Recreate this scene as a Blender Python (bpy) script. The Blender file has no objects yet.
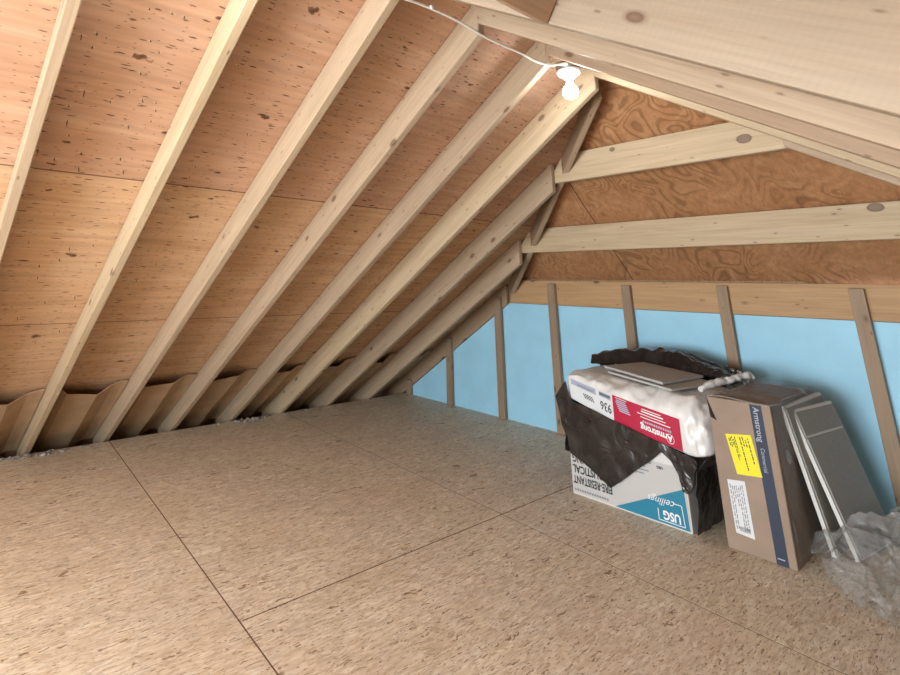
import bpy, bmesh, math, random
from mathutils import Vector, Matrix, noise
from mathutils.geometry import tessellate_polygon
random.seed(4)
SC = bpy.context.scene
COL = SC.collection

# ------------------------------------------------------------------ camera, world, exposure, lights
cam_d = bpy.data.cameras.new('camera'); cam = bpy.data.objects.new('camera', cam_d); COL.objects.link(cam)
SC.camera = cam
R_ = Vector((0.630263, 0.776303, 0.011019)); U_ = Vector((0.208726, -0.183096, 0.960682)); F_ = Vector((-0.747798, 0.603182, 0.277434))
cam.matrix_world = Matrix(((R_.x, U_.x, -F_.x, 0), (R_.y, U_.y, -F_.y, 0), (R_.z, U_.z, -F_.z, 1.1), (0, 0, 0, 1)))
cam_d.sensor_width = 36.0; cam_d.lens = 519.3208/900*36
cam_d.shift_x = (450-387.94)/900; cam_d.shift_y = (129.43-337.5)/900
cam_d.clip_start = 0.02; cam_d.clip_end = 50

w = bpy.data.worlds.new('world'); SC.world = w; w.use_nodes = True
bg = w.node_tree.nodes['Background']; bg.inputs[0].default_value = (0.80, 0.88, 1.0, 1); bg.inputs[1].default_value = 1.0
SC.view_settings.view_transform = 'Standard'; SC.view_settings.look = 'None'
SC.view_settings.gamma = 1.0; SC.view_settings.use_curve_mapping = False
SC.view_settings.exposure = 1.42
BULB_W = 38.0            # emission of each ceiling bulb
FILL_W = 150.0             # power of the added fill light behind the camera, not real daylight
dl = bpy.data.lights.new('added_fill', 'AREA'); dl.shape = 'RECTANGLE'; dl.size = 2.4; dl.size_y = 1.7
dl.energy = FILL_W; dl.color = (0.86, 0.94, 1.0)
dlo = bpy.data.objects.new('added_fill', dl); COL.objects.link(dlo)
dlo.location = (-0.85, -2.35, 1.10); dlo.rotation_euler = (math.radians(76), 0, 0)

# ------------------------------------------------------------------ material helpers
def mat(name):
    m = bpy.data.materials.new(name); m.use_nodes = True
    nt = m.node_tree; nt.nodes.clear()
    out = nt.nodes.new('ShaderNodeOutputMaterial'); b = nt.nodes.new('ShaderNodeBsdfPrincipled')
    nt.links.new(b.outputs[0], out.inputs[0])
    return m, nt, b
def N(nt, t, **kw):
    n = nt.nodes.new(t)
    for k, v in kw.items():
        if k.startswith('i_'):
            key = k[2:]; key = int(key) if key.isdigit() else key.replace('_', ' ')
            n.inputs[key].default_value = v
        else: setattr(n, k, v)
    return n
def ramp(nt, src, stops):
    n = nt.nodes.new('ShaderNodeValToRGB'); e = n.color_ramp.elements
    while len(e) < len(stops): e.new(0.5)
    for k, (p, c) in enumerate(stops):
        e[k].position = p; e[k].color = (*c, 1) if len(c) == 3 else c
    nt.links.new(src, n.inputs[0]); return n.outputs[0]
def mixc(nt, fac, a, b, mode='MIX'):
    n = nt.nodes.new('ShaderNodeMix'); n.data_type = 'RGBA'; n.blend_type = mode
    for s, v in ((n.inputs[0], fac), (n.inputs[6], a), (n.inputs[7], b)):
        if hasattr(v, 'is_linked') or hasattr(v, 'links'): nt.links.new(v, s)
        else: s.default_value = v if not isinstance(v, tuple) else ((*v, 1) if len(v) == 3 else v)
    return n.outputs[2]
def mapping(nt, scale=(1,1,1), rot=(0,0,0), seed=True, coord='Object'):
    tc = nt.nodes.new('ShaderNodeTexCoord'); mp = nt.nodes.new('ShaderNodeMapping')
    mp.inputs['Scale'].default_value = scale; mp.inputs['Rotation'].default_value = rot
    if seed:
        oi = nt.nodes.new('ShaderNodeObjectInfo'); mu = N(nt, 'ShaderNodeMath', operation='MULTIPLY'); mu.inputs[1].default_value = 37.0
        ad = nt.nodes.new('ShaderNodeVectorMath'); ad.operation = 'ADD'
        nt.links.new(oi.outputs['Random'], mu.inputs[0]); nt.links.new(tc.outputs[coord], ad.inputs[0]); nt.links.new(mu.outputs[0], ad.inputs[1])
        nt.links.new(ad.outputs[0], mp.inputs['Vector'])
    else: nt.links.new(tc.outputs[coord], mp.inputs['Vector'])
    return mp.outputs[0]
def tex(nt, vec, kind='Noise', **kw):
    n = nt.nodes.new('ShaderNodeTex' + kind)
    for k, v in kw.items():
        if k in n.inputs.keys(): n.inputs[k].default_value = v
        else:
            kk = k.replace('_', ' ')
            if kk in n.inputs.keys(): n.inputs[kk].default_value = v
            else: setattr(n, k, v)
    nt.links.new(vec, n.inputs['Vector']); return n
def math_(nt, op, a, b=0.0, clamp=False):
    n = nt.nodes.new('ShaderNodeMath'); n.operation = op; n.use_clamp = clamp
    for s, v in ((n.inputs[0], a), (n.inputs[1], b)):
        if hasattr(v, 'links'): nt.links.new(v, s)
        else: s.default_value = v
    return n.outputs[0]
def bump(nt, b, h, strength=0.2, dist=0.01):
    n = nt.nodes.new('ShaderNodeBump'); n.inputs['Strength'].default_value = strength; n.inputs['Distance'].default_value = dist
    nt.links.new(h, n.inputs['Height']); nt.links.new(n.outputs[0], b.inputs['Normal'])

def lumber(name, light, dark, knot=(0.13, 0.06, 0.03), knots=1.0, sawn=False, spots=()):
    """sawn softwood, grain along the board's own X axis"""
    m, nt, b = mat(name)
    v = mapping(nt, (0.55, 9, 9)); g1 = tex(nt, v, Scale=3.0, Detail=5.0, Roughness=0.6, Distortion=0.6)
    v2 = mapping(nt, (2.0, 60, 60)); g2 = tex(nt, v2, Scale=2.0, Detail=3.0)
    c = ramp(nt, g1.outputs[0], [(0.30, dark), (0.62, light)])
    c = mixc(nt, 0.30, c, ramp(nt, g2.outputs[0], [(0.35, tuple(x*0.72 for x in light)), (0.65, tuple(min(1, x*1.12) for x in light))]))
    v4 = mapping(nt, (1, 1, 1)); g4 = tex(nt, v4, Scale=1.6, Detail=2.0)
    c = mixc(nt, math_(nt, 'MULTIPLY', ramp(nt, g4.outputs[0], [(0.45, (0, 0, 0)), (0.75, (1, 1, 1))]), 0.35), c, tuple(x*0.8 for x in light))
    # knots, and small tears and resin flecks
    for (sx, sy, th, st) in ((3.4, 6.5, 0.095, 0.85), (9, 24, 0.11, 0.6)):
        v3 = mapping(nt, (sx, sy, sy)); k = tex(nt, v3, 'Voronoi', Scale=1.0)
        kr = ramp(nt, k.outputs['Distance'], [(0.0, (0.8, 0.8, 0.8)), (th*0.65*knots, (1, 1, 1)), (th*0.85*knots, (0.45, 0.45, 0.45)), (th*1.25*knots, (0, 0, 0))])
        c = mixc(nt, math_(nt, 'MULTIPLY', kr, st), c, knot)
    if sawn:
        w_ = tex(nt, mapping(nt, (1, 0.1, 0.1)), 'Wave', Scale=24.0, Distortion=2.5); w_.inputs['Detail Scale'].default_value = 2.0
        c = mixc(nt, math_(nt, 'MULTIPLY', w_.outputs[1], 0.07), c, tuple(x*0.55 for x in light))
    for (x0, z0, rx, rz) in spots:      # the big knots one can see in this very board
        tc = nt.nodes.new('ShaderNodeTexCoord'); sx = nt.nodes.new('ShaderNodeSeparateXYZ'); nt.links.new(tc.outputs['Object'], sx.inputs[0])
        dx = math_(nt, 'DIVIDE', math_(nt, 'SUBTRACT', sx.outputs[0], x0), rx); dz = math_(nt, 'DIVIDE', math_(nt, 'SUBTRACT', sx.outputs[2], z0), rz)
        dd = math_(nt, 'ADD', math_(nt, 'SQRT', math_(nt, 'ADD', math_(nt, 'MULTIPLY', dx, dx), math_(nt, 'MULTIPLY', dz, dz))), math_(nt, 'MULTIPLY', g2.outputs[0], 0.35))
        c = mixc(nt, ramp(nt, math_(nt, 'MULTIPLY', dd, 0.5), [(0.0, (0.75, 0.75, 0.75)), (0.5, (0.8, 0.8, 0.8)), (0.58, (1, 1, 1)), (0.68, (0, 0, 0))]), c, (0.15, 0.10, 0.07))
    # hue differs a little from board to board
    oi = nt.nodes.new('ShaderNodeObjectInfo'); hs = nt.nodes.new('ShaderNodeHueSaturation')
    nt.links.new(c, hs.inputs['Color'])
    nt.links.new(math_(nt, 'MULTIPLY_ADD' if False else 'ADD', math_(nt, 'MULTIPLY', oi.outputs['Random'], 0.16), 0.92), hs.inputs['Value'])
    nt.links.new(hs.outputs[0], b.inputs['Base Color'])
    b.inputs['Roughness'].default_value = 0.62; b.inputs['Specular IOR Level'].default_value = 0.35
    bump(nt, b, g2.outputs[0], 0.15, 0.003)
    return m

def plywood(name, ca, cb, cc, axis, seams=None, dark=(0.10, 0.045, 0.022), fleck=1.0, swirl=0.0, rows=None):
    """rotary-peeled sheathing: broad figure, football knots and short dark tears along the grain axis (0 = x, 1 = y)"""
    m, nt, b = mat(name)
    def sc(a, l, s):
        r = [s, s, s]; r[axis] = l; return tuple(x*a for x in r)
    v = mapping(nt, sc(1, 0.5, 3.2), seed=False); g = tex(nt, v, Scale=1.5, Detail=6.0, Roughness=0.62, Distortion=1.2 + swirl*2)
    c = ramp(nt, g.outputs[0], [(0.30, ca), (0.52, cb), (0.70, cc)])
    v2 = mapping(nt, sc(1, 3, 46), seed=False); g2 = tex(nt, v2, Scale=1.0, Detail=3.0, Distortion=0.4)
    c = mixc(nt, 0.35, c, ramp(nt, g2.outputs[0], [(0.3, tuple(x*0.62 for x in cb)), (0.7, tuple(min(1, x*1.25) for x in cb))]))
    if swirl:
        v6 = mapping(nt, sc(1, 1.0, 2.4), seed=False)
        nn = tex(nt, v6, Scale=1.6, Detail=1.5, Distortion=0.5)
        sn = math_(nt, 'SINE', math_(nt, 'MULTIPLY', nn.outputs[0], 95.0))
        mk_ = tex(nt, mapping(nt, (1, 1, 1), seed=False), Scale=2.3, Detail=1.0)
        wv = math_(nt, 'MULTIPLY', ramp(nt, sn, [(0.1, (0, 0, 0)), (0.95, (1, 1, 1))]), ramp(nt, mk_.outputs[0], [(0.42, (0.12, 0.12, 0.12)), (0.56, (1, 1, 1))]))
        c = mixc(nt, math_(nt, 'MULTIPLY', wv, swirl), c, tuple(x*0.55 for x in ca))
    # football knots and short dark tears, scattered in the sheet's own plane
    wob = tex(nt, mapping(nt, (1, 1, 1), seed=False), Scale=30.0, Detail=3.0)
    for (l, s_, th, thr, st) in ((2.0, 4.2, 0.052, 0.78, 0.85), (3.2, 9.5, 0.060, 0.80, 0.8), (5, 26, 0.085, 0.66, 0.75), (8, 46, 0.12, 0.60, 0.65), (6, 40, 0.055, 0.45, 0.6), (16, 60, 0.10, 0.55, 0.6)):
        v4 = mapping(nt, sc(1, l, s_), (0, 0, 0.0), seed=False)
        vm = nt.nodes.new('ShaderNodeVectorMath'); vm.operation = 'MULTIPLY_ADD'; nt.links.new(wob.outputs['Color'], vm.inputs[0]); vm.inputs[1].default_value = (0.16, 0.16, 0); nt.links.new(v4, vm.inputs[2])
        f = tex(nt, vm.outputs[0], 'Voronoi', Scale=1.0); f.voronoi_dimensions = '2D'
        sep = nt.nodes.new('ShaderNodeSeparateColor'); nt.links.new(f.outputs['Color'], sep.inputs[0])
        fr = ramp(nt, f.outputs['Distance'], [(0.0, (1, 1, 1)), (th*0.7, (0.8, 0.8, 0.8)), (th, (0, 0, 0))])
        c = mixc(nt, math_(nt, 'MULTIPLY', math_(nt, 'MULTIPLY', fr, math_(nt, 'GREATER_THAN', sep.outputs[1], thr)), min(1.0, st*fleck)), c, dark)
    if rows:      # each 4 ft row of sheets has its own tint; object x marks the joints
        tc = nt.nodes.new('ShaderNodeTexCoord'); sx = nt.nodes.new('ShaderNodeSeparateXYZ'); nt.links.new(tc.outputs['Object'], sx.inputs[0])
        for x0, tint, f in rows:
            c = mixc(nt, math_(nt, 'MULTIPLY', math_(nt, 'GREATER_THAN', sx.outputs[0], x0), f), c, tint, 'MULTIPLY')
            d = math_(nt, 'ABSOLUTE', math_(nt, 'SUBTRACT', sx.outputs[0], x0))
            c = mixc(nt, math_(nt, 'MULTIPLY', math_(nt, 'LESS_THAN', d, 0.003), 0.8), c, (0.07, 0.035, 0.02))
    if seams:
        tc = nt.nodes.new('ShaderNodeTexCoord'); sx = nt.nodes.new('ShaderNodeSeparateXYZ'); nt.links.new(tc.outputs['Object'], sx.inputs[0])
        for ax, p in seams:
            d = math_(nt, 'ABSOLUTE', math_(nt, 'SUBTRACT', sx.outputs[ax], p))
            c = mixc(nt, math_(nt, 'LESS_THAN', d, 0.003), c, (0.05, 0.022, 0.012))
    nt.links.new(c, b.inputs['Base Color']); b.inputs['Roughness'].default_value = 0.7; b.inputs['Specular IOR Level'].default_value = 0.25
    bump(nt, b, g2.outputs[0], 0.12, 0.003)
    return m

def osb(name):
    """flakes of wood pressed flat, most of them lying along Y"""
    m, nt, b = mat(name)
    base = None
    cols = [(0.46, 0.32, 0.19), (0.76, 0.63, 0.46), (0.88, 0.77, 0.60), (0.64, 0.50, 0.34), (0.98, 0.92, 0.80)]
    wob = tex(nt, mapping(nt, (1, 1, 1), seed=False), Scale=24.0, Detail=4.0)
    for i, (ang, sx, sy) in enumerate(((0.1, 40, 11), (-0.7, 50, 15), (0.7, 56, 16), (-1.3, 50, 18), (1.1, 70, 22), (0.0, 90, 20), (-0.4, 110, 26))):
        v = mapping(nt, (sx, sy, 1), (0, 0, ang), seed=False)
        vm = nt.nodes.new('ShaderNodeVectorMath'); vm.operation = 'ADD'; nt.links.new(v, vm.inputs[0]); nt.links.new(wob.outputs['Color'], vm.inputs[1])
        vo = tex(nt, vm.outputs[0], 'Voronoi', Scale=1.0); vo.voronoi_dimensions = '2D'
        sep = nt.nodes.new('ShaderNodeSeparateColor'); nt.links.new(vo.outputs['Color'], sep.inputs[0])
        c = ramp(nt, sep.outputs[0], [(0.0, cols[0]), (0.12, cols[3]), (0.45, cols[1]), (0.82, cols[2]), (0.97, cols[4])])
        if base is None: base = c
        else: base = mixc(nt, math_(nt, 'GREATER_THAN', sep.outputs[1], 0.66), base, c)
    fib = tex(nt, mapping(nt, (150, 22, 1), (0, 0, 0.1), seed=False), Scale=1.0, Detail=4.0, Distortion=0.6)
    base = mixc(nt, 0.42, base, ramp(nt, fib.outputs[0], [(0.3, (0.47, 0.34, 0.21)), (0.5, (0.79, 0.66, 0.49)), (0.7, (0.98, 0.92, 0.79))]))
    fib2 = tex(nt, mapping(nt, (120, 26, 1), (0, 0, 1.15), seed=False), Scale=1.0, Detail=4.0, Distortion=0.6)
    sw = tex(nt, mapping(nt, (1, 1, 1), seed=False), Scale=12.0, Detail=3.0)
    base = mixc(nt, math_(nt, 'MULTIPLY', ramp(nt, sw.outputs[0], [(0.46, (0, 0, 0)), (0.54, (1, 1, 1))]), 0.45), base, ramp(nt, fib2.outputs[0], [(0.3, (0.42, 0.31, 0.20)), (0.5, (0.72, 0.61, 0.47)), (0.7, (0.97, 0.92, 0.82))]))
    big = tex(nt, mapping(nt, (1, 0.6, 1), seed=False), Scale=5.0, Detail=5.0)
    base = mixc(nt, math_(nt, 'MULTIPLY', ramp(nt, big.outputs[0], [(0.35, (1, 1, 1)), (0.6, (0, 0, 0))]), 0.25), base, (0.53, 0.40, 0.27))
    for (ang, sx, sy, th, thr) in ((0.3, 22, 5, 0.085, 0.60), (-0.8, 30, 7, 0.10, 0.60), (1.2, 46, 9, 0.11, 0.58), (-0.3, 75, 14, 0.10, 0.45), (0.5, 110, 20, 0.13, 0.45), (0.05, 95, 15, 0.11, 0.45), (-0.2, 12, 5.5, 0.12, 0.86)):
        v = mapping(nt, (sx, sy, 1), (0, 0, ang), seed=False)
        vm = nt.nodes.new('ShaderNodeVectorMath'); vm.operation = 'ADD'; nt.links.new(v, vm.inputs[0]); nt.links.new(wob.outputs['Color'], vm.inputs[1])
        vo = tex(nt, vm.outputs[0], 'Voronoi', Scale=1.0); vo.voronoi_dimensions = '2D'
        sep = nt.nodes.new('ShaderNodeSeparateColor'); nt.links.new(vo.outputs['Color'], sep.inputs[0])
        f = math_(nt, 'MULTIPLY', ramp(nt, vo.outputs['Distance'], [(th*0.6, (1, 1, 1)), (th, (0, 0, 0))]), math_(nt, 'GREATER_THAN', sep.outputs[2], thr))
        base = mixc(nt, math_(nt, 'MULTIPLY', f, 0.85), base, (0.24, 0.125, 0.055))
    st = tex(nt, mapping(nt, (1, 1, 1), seed=False), Scale=1.7, Detail=4.0)
    base = mixc(nt, math_(nt, 'MULTIPLY', ramp(nt, st.outputs[0], [(0.52, (0, 0, 0)), (0.72, (1, 1, 1))]), 0.30), base, (0.68, 0.47, 0.30))
    nt.links.new(base, b.inputs['Base Color']); b.inputs['Roughness'].default_value = 0.55; b.inputs['Specular IOR Level'].default_value = 0.3
    bump(nt, b, fib.outputs[0], 0.2, 0.003)
    return m

def plain(name, col, rough=0.6, metal=0.0, spec=0.4, var=0.0, vscale=20, bmp=0.0, emit=None, alpha=None):
    m, nt, b = mat(name)
    if var or bmp:
        n = tex(nt, mapping(nt, (1, 1, 1), seed=False), Scale=vscale, Detail=4.0)
        if var: nt.links.new(ramp(nt, n.outputs[0], [(0.3, tuple(x*(1-var) for x in col)), (0.7, tuple(min(1, x*(1+var)) for x in col))]), b.inputs['Base Color'])
        else: b.inputs['Base Color'].default_value = (*col, 1)
        if bmp: bump(nt, b, n.outputs[0], bmp, 0.004)
    else: b.inputs['Base Color'].default_value = (*col, 1)
    b.inputs['Roughness'].default_value = rough; b.inputs['Metallic'].default_value = metal; b.inputs['Specular IOR Level'].default_value = spec
    if emit: b.inputs['Emission Color'].default_value = (*emit[0], 1); b.inputs['Emission Strength'].default_value = emit[1]
    return m

M = {}
M['lumber'] = lumber('lumber', (0.47, 0.35, 0.235), (0.36, 0.255, 0.16))
M['lumber_pale'] = lumber('lumber_pale', (0.53, 0.41, 0.265), (0.43, 0.31, 0.18))
M['lumber_sawn'] = lumber('lumber_sawn', (0.40, 0.31, 0.22), (0.33, 0.245, 0.165), sawn=True)
M['joist_upper'] = lumber('joist_upper', (0.57, 0.44, 0.285), (0.46, 0.33, 0.19), spots=[(1.13, 0.078, 0.030, 0.022), (0.458, 0.148, 0.015, 0.012)])
M['joist_lower'] = lumber('joist_lower', (0.57, 0.44, 0.285), (0.46, 0.33, 0.19), spots=[(2.11, 0.150, 0.030, 0.019)])
M['header'] = lumber('header', (0.54, 0.335, 0.17), (0.42, 0.24, 0.11))
M['lumber_old'] = lumber('lumber_old', (0.42, 0.295, 0.19), (0.31, 0.205, 0.125))
M['stud'] = lumber('stud', (0.36, 0.255, 0.165), (0.27, 0.18, 0.11))
M['block'] = lumber('block', (0.42, 0.275, 0.175), (0.32, 0.20, 0.125))
M['ply_left'] = plywood('ply_left', (0.50, 0.30, 0.165), (0.58, 0.375, 0.225), (0.65, 0.46, 0.30), 1,
                        rows=[(-3.36, (0.98, 0.96, 0.94), 1.0), (-2.39, (0.90, 0.85, 0.92), 1.0)], fleck=1.3)
M['ply_hip'] = plywood('ply_hip', (0.36, 0.165, 0.070), (0.44, 0.22, 0.10), (0.54, 0.31, 0.155), 1, seams=[(0, -1.92)], fleck=0.45, swirl=0.6)
M['ply_right'] = plywood('ply_right', (0.40, 0.24, 0.14), (0.47, 0.30, 0.18), (0.54, 0.37, 0.23), 1)
M['osb'] = osb('osb')
M['subfloor'] = plain('subfloor', (0.30, 0.17, 0.08), 0.9)
M['seam'] = plain('seam', (0.17, 0.09, 0.04), 0.9)
M['foam'] = plain('foam', (0.38, 0.70, 0.88), 0.55, spec=0.4, var=0.05, vscale=5, bmp=0.05)
M['cardboard'] = plain('cardboard', (0.31, 0.23, 0.17), 0.75, spec=0.25, var=0.08, vscale=9)
M['baffle'] = plain('baffle', (0.46, 0.31, 0.185), 0.8, spec=0.2, var=0.12, vscale=7)
M['insulation'] = plain('insulation', (0.36, 0.33, 0.30), 0.95, spec=0.1, var=0.3, vscale=40, bmp=0.6)
M['insulation_dark'] = plain('insulation_dark', (0.20, 0.15, 0.11), 0.95, spec=0.1, var=0.4, vscale=25, bmp=0.6)  # darker, browner tone for the bed in the eave
M['pack'] = plain('pack', (0.74, 0.72, 0.68), 0.32, spec=0.5, var=0.05, vscale=8, bmp=0.25)
M['boxwhite'] = plain('boxwhite', (0.66, 0.64, 0.60), 0.6, var=0.04, vscale=12)
M['boxgrey'] = plain('boxgrey', (0.50, 0.485, 0.46), 0.6)
M['teal'] = plain('teal', (0.02, 0.20, 0.30), 0.5)
M['red'] = plain('red', (0.43, 0.010, 0.045), 0.4)
M['navy'] = plain('navy', (0.026, 0.036, 0.062), 0.55)
M['yellow'] = plain('yellow', (0.80, 0.70, 0.02), 0.5)
M['paper'] = plain('paper', (0.66, 0.68, 0.68), 0.6)
M['ink'] = plain('ink', (0.025, 0.025, 0.03), 0.6)
M['inkgrey'] = plain('inkgrey', (0.22, 0.22, 0.23), 0.6)
M['inkwhite'] = plain('inkwhite', (0.80, 0.78, 0.76), 0.5)
M['inkpale'] = plain('inkpale', (0.36, 0.40, 0.48), 0.5)
M['tile'] = plain('tile', (0.36, 0.34, 0.31), 0.85, spec=0.2, var=0.05, vscale=60)
M['tile_pale'] = plain('tile_pale', (0.44, 0.425, 0.40), 0.85, spec=0.2, var=0.06, vscale=60)
M['tile_edge'] = plain('tile_edge', (0.74, 0.71, 0.66), 0.8, spec=0.2)
M['cable'] = plain('cable', (0.72, 0.67, 0.58), 0.45)
M['porcelain'] = plain('porcelain', (0.82, 0.81, 0.80), 0.2)
M['steel'] = plain('steel', (0.35, 0.34, 0.33), 0.35, metal=1.0)
M['nail'] = plain('nail', (0.10, 0.07, 0.055), 0.5, metal=0.6)
M['splinter'] = plain('splinter', (0.72, 0.52, 0.34), 0.8)
M['gap'] = plain('gap', (0.02, 0.015, 0.012), 0.9)
M['bulb'] = plain('bulb', (1, 1, 1), 0.3, emit=((0.93, 0.96, 1.0), BULB_W))
m, nt, b = mat('black_film')
b.inputs['Base Color'].default_value = (0.012, 0.011, 0.011, 1); b.inputs['Roughness'].default_value = 0.24; b.inputs['Specular IOR Level'].default_value = 0.6
n = tex(nt, mapping(nt, (1, 1, 1), seed=False), Scale=9.0, Detail=5.0, Distortion=1.2); bump(nt, b, n.outputs[0], 0.7, 0.014)
nt.links.new(ramp(nt, n.outputs[0], [(0.35, (0.016, 0.013, 0.012)), (0.7, (0.038, 0.032, 0.029))]), b.inputs['Base Color'])
M['black'] = m
def film(name, base, tr, fac):
    m = bpy.data.materials.new(name); m.use_nodes = True; nt = m.node_tree; nt.nodes.clear()
    out = nt.nodes.new('ShaderNodeOutputMaterial'); mx = nt.nodes.new('ShaderNodeMixShader'); t = nt.nodes.new('ShaderNodeBsdfTransparent')
    p = nt.nodes.new('ShaderNodeBsdfPrincipled'); p.inputs['Base Color'].default_value = (*base, 1); p.inputs['Roughness'].default_value = 0.18
    p.inputs['Specular IOR Level'].default_value = 0.9
    t.inputs[0].default_value = (*tr, 1)
    n = tex(nt, mapping(nt, (1, 1, 1), seed=False), Scale=11.0, Detail=5.0, Distortion=1.8); bump(nt, p, n.outputs[0], 0.9, 0.02)
    f = ramp(nt, n.outputs[0], [(0.3, (fac*0.35,)*3), (0.5, (fac,)*3), (0.62, (fac*0.5,)*3), (0.72, (min(1, fac*2.8),)*3)])
    nt.links.new(f, mx.inputs[0]); nt.links.new(t.outputs[0], mx.inputs[1]); nt.links.new(p.outputs[0], mx.inputs[2]); nt.links.new(mx.outputs[0], out.inputs[0])
    return m
M['clear'] = film('clear_film', (0.55, 0.55, 0.54), (0.97, 0.97, 0.965), 0.22)
M['wrap'] = film('wrap_film', (0.42, 0.40, 0.37), (0.95, 0.95, 0.94), 0.30)

# ------------------------------------------------------------------ mesh helpers
def adopt(o, parent):
    o.parent = parent; o.matrix_parent_inverse = Matrix.Translation(parent.location).inverted()
def link(name, me, parent=None, loc=None):
    o = bpy.data.objects.new(name, me); COL.objects.link(o)
    if parent: adopt(o, parent)
    if loc is not None: o.location = loc
    return o
def from_bm(name, bm, ms, parent=None, smooth=False):
    me = bpy.data.meshes.new(name)
    bmesh.ops.recalc_face_normals(bm, faces=bm.faces[:])
    bm.to_mesh(me); bm.free()
    for m in (ms if isinstance(ms, (list, tuple)) else [ms]): me.materials.append(M[m])
    if smooth:
        for p in me.polygons: p.use_smooth = True
    return link(name, me, parent)
def tag(o, label=None, cat=None, group=None, kind=None):
    if label: o['label'] = label
    if cat: o['category'] = cat
    if group: o['group'] = group
    if kind: o['kind'] = kind
    return o
def empty(name, loc, label, cat, group=None):
    o = bpy.data.objects.new(name, None); COL.objects.link(o); o.location = loc; o.empty_display_size = 0.1
    return tag(o, label, cat, group)
def world_mesh_local(o, origin, R=None):
    """move a mesh's origin (and axes R, columns = local axes) without moving it in the world"""
    Mx = Matrix.Translation(origin) @ (R.to_4x4() if R else Matrix.Identity(4))
    o.data.transform(Mx.inverted()); o.matrix_world = Mx
    return o
def slab(name, poly, ext, m, xdir=None, bevel=0.0, parent=None, origin=None):
    """extrude a planar world polygon by ext; local X follows xdir"""
    poly = [Vector(p) for p in poly]; ext = Vector(ext)
    bm = bmesh.new()
    a = [bm.verts.new(p) for p in poly]; b_ = [bm.verts.new(p+ext) for p in poly]; n = len(poly)
    bm.faces.new(a); bm.faces.new(list(reversed(b_)))
    for i in range(n): bm.faces.new((a[i], b_[i], b_[(i+1) % n], a[(i+1) % n]))
    if bevel:
        bmesh.ops.recalc_face_normals(bm, faces=bm.faces[:])
        bmesh.ops.bevel(bm, geom=bm.edges[:], offset=bevel, segments=2, affect='EDGES', profile=0.5)
    o = from_bm(name, bm, m, None)
    if xdir is not None:
        x = Vector(xdir).normalized(); y = ext.normalized(); y = (y - x*y.dot(x)).normalized(); z = x.cross(y)
        R = Matrix((x, y, z)).transposed()
        world_mesh_local(o, origin or poly[0], R)
    if parent: adopt(o, parent)
    return o
def box(name, lo, hi, m, parent=None, bevel=0.0, xdir=None):
    lo = Vector(lo); hi = Vector(hi)
    return slab(name, [(lo.x, lo.y, lo.z), (hi.x, lo.y, lo.z), (hi.x, lo.y, hi.z), (lo.x, lo.y, hi.z)], (0, hi.y-lo.y, 0), m, xdir, bevel, parent)
def bm_box(bm, lo, hi, mi=0, T=None):
    vs = []
    for x in (lo[0], hi[0]):
        for y in (lo[1], hi[1]):
            for z in (lo[2], hi[2]):
                p = Vector((x, y, z)); vs.append(bm.verts.new(T @ p if T else p))
    for f in ((0,1,3,2),(4,6,7,5),(0,4,5,1),(2,3,7,6),(0,2,6,4),(1,5,7,3)):
        fc = bm.faces.new([vs[i] for i in f]); fc.material_index = mi
def tube(name, pts, r, m, parent=None, seg=8):
    cu = bpy.data.curves.new(name, 'CURVE'); cu.dimensions = '3D'; cu.bevel_depth = r; cu.bevel_resolution = 2; cu.use_fill_caps = True
    s = cu.splines.new('BEZIER'); s.bezier_points.add(len(pts)-1)
    for bp, p in zip(s.bezier_points, pts): bp.co = p; bp.handle_left_type = bp.handle_right_type = 'AUTO'
    t = bpy.data.objects.new('tmp', cu); COL.objects.link(t)
    me = bpy.data.meshes.new_from_object(t.evaluated_get(bpy.context.evaluated_depsgraph_get()))
    bpy.data.objects.remove(t); me.name = name; me.materials.clear(); me.materials.append(M[m])
    for p in me.polygons: p.use_smooth = True
    return link(name, me, parent)
def lathe(bm, prof, T, seg=24, mi=0):
    rings = []
    for r, z in prof:
        if r < 1e-5: rings.append([bm.verts.new(T @ Vector((0, 0, z)))])
        else: rings.append([bm.verts.new(T @ Vector((r*math.cos(2*math.pi*k/seg), r*math.sin(2*math.pi*k/seg), z))) for k in range(seg)])
    for a, b_ in zip(rings[:-1], rings[1:]):
        for k in range(seg):
            k2 = (k+1) % seg
            if len(a) == 1: f = bm.faces.new((a[0], b_[k], b_[k2]))
            elif len(b_) == 1: f = bm.faces.new((a[k], b_[0], a[k2]))
            else: f = bm.faces.new((a[k], b_[k], b_[k2], a[k2]))
            f.material_index = mi; f.smooth = True
_tc = {}
def text_tris(s, size=1.0, bold=0.0, shear=0.0, align='LEFT', xs=1.0):
    cu = bpy.data.curves.new('t', 'FONT'); cu.body = s; cu.size = size; cu.offset = bold; cu.shear = shear; cu.align_x = align; cu.resolution_u = 3
    t = bpy.data.objects.new('tmp', cu); COL.objects.link(t)
    me = bpy.data.meshes.new_from_object(t.evaluated_get(bpy.context.evaluated_depsgraph_get()))
    vs = [(v.co.x*xs, v.co.y) for v in me.vertices]; fs = [tuple(p.vertices) for p in me.polygons]
    bpy.data.objects.remove(t); bpy.data.meshes.remove(me)
    return vs, fs
def add_text(bm, s, fn, size, mi=0, **kw):
    vs, fs = text_tris(s, size, **kw); bv = [bm.verts.new(fn(x, y)) for x, y in vs]
    for f in fs:
        try: fc = bm.faces.new([bv[i] for i in f]); fc.material_index = mi
        except ValueError: pass
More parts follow.
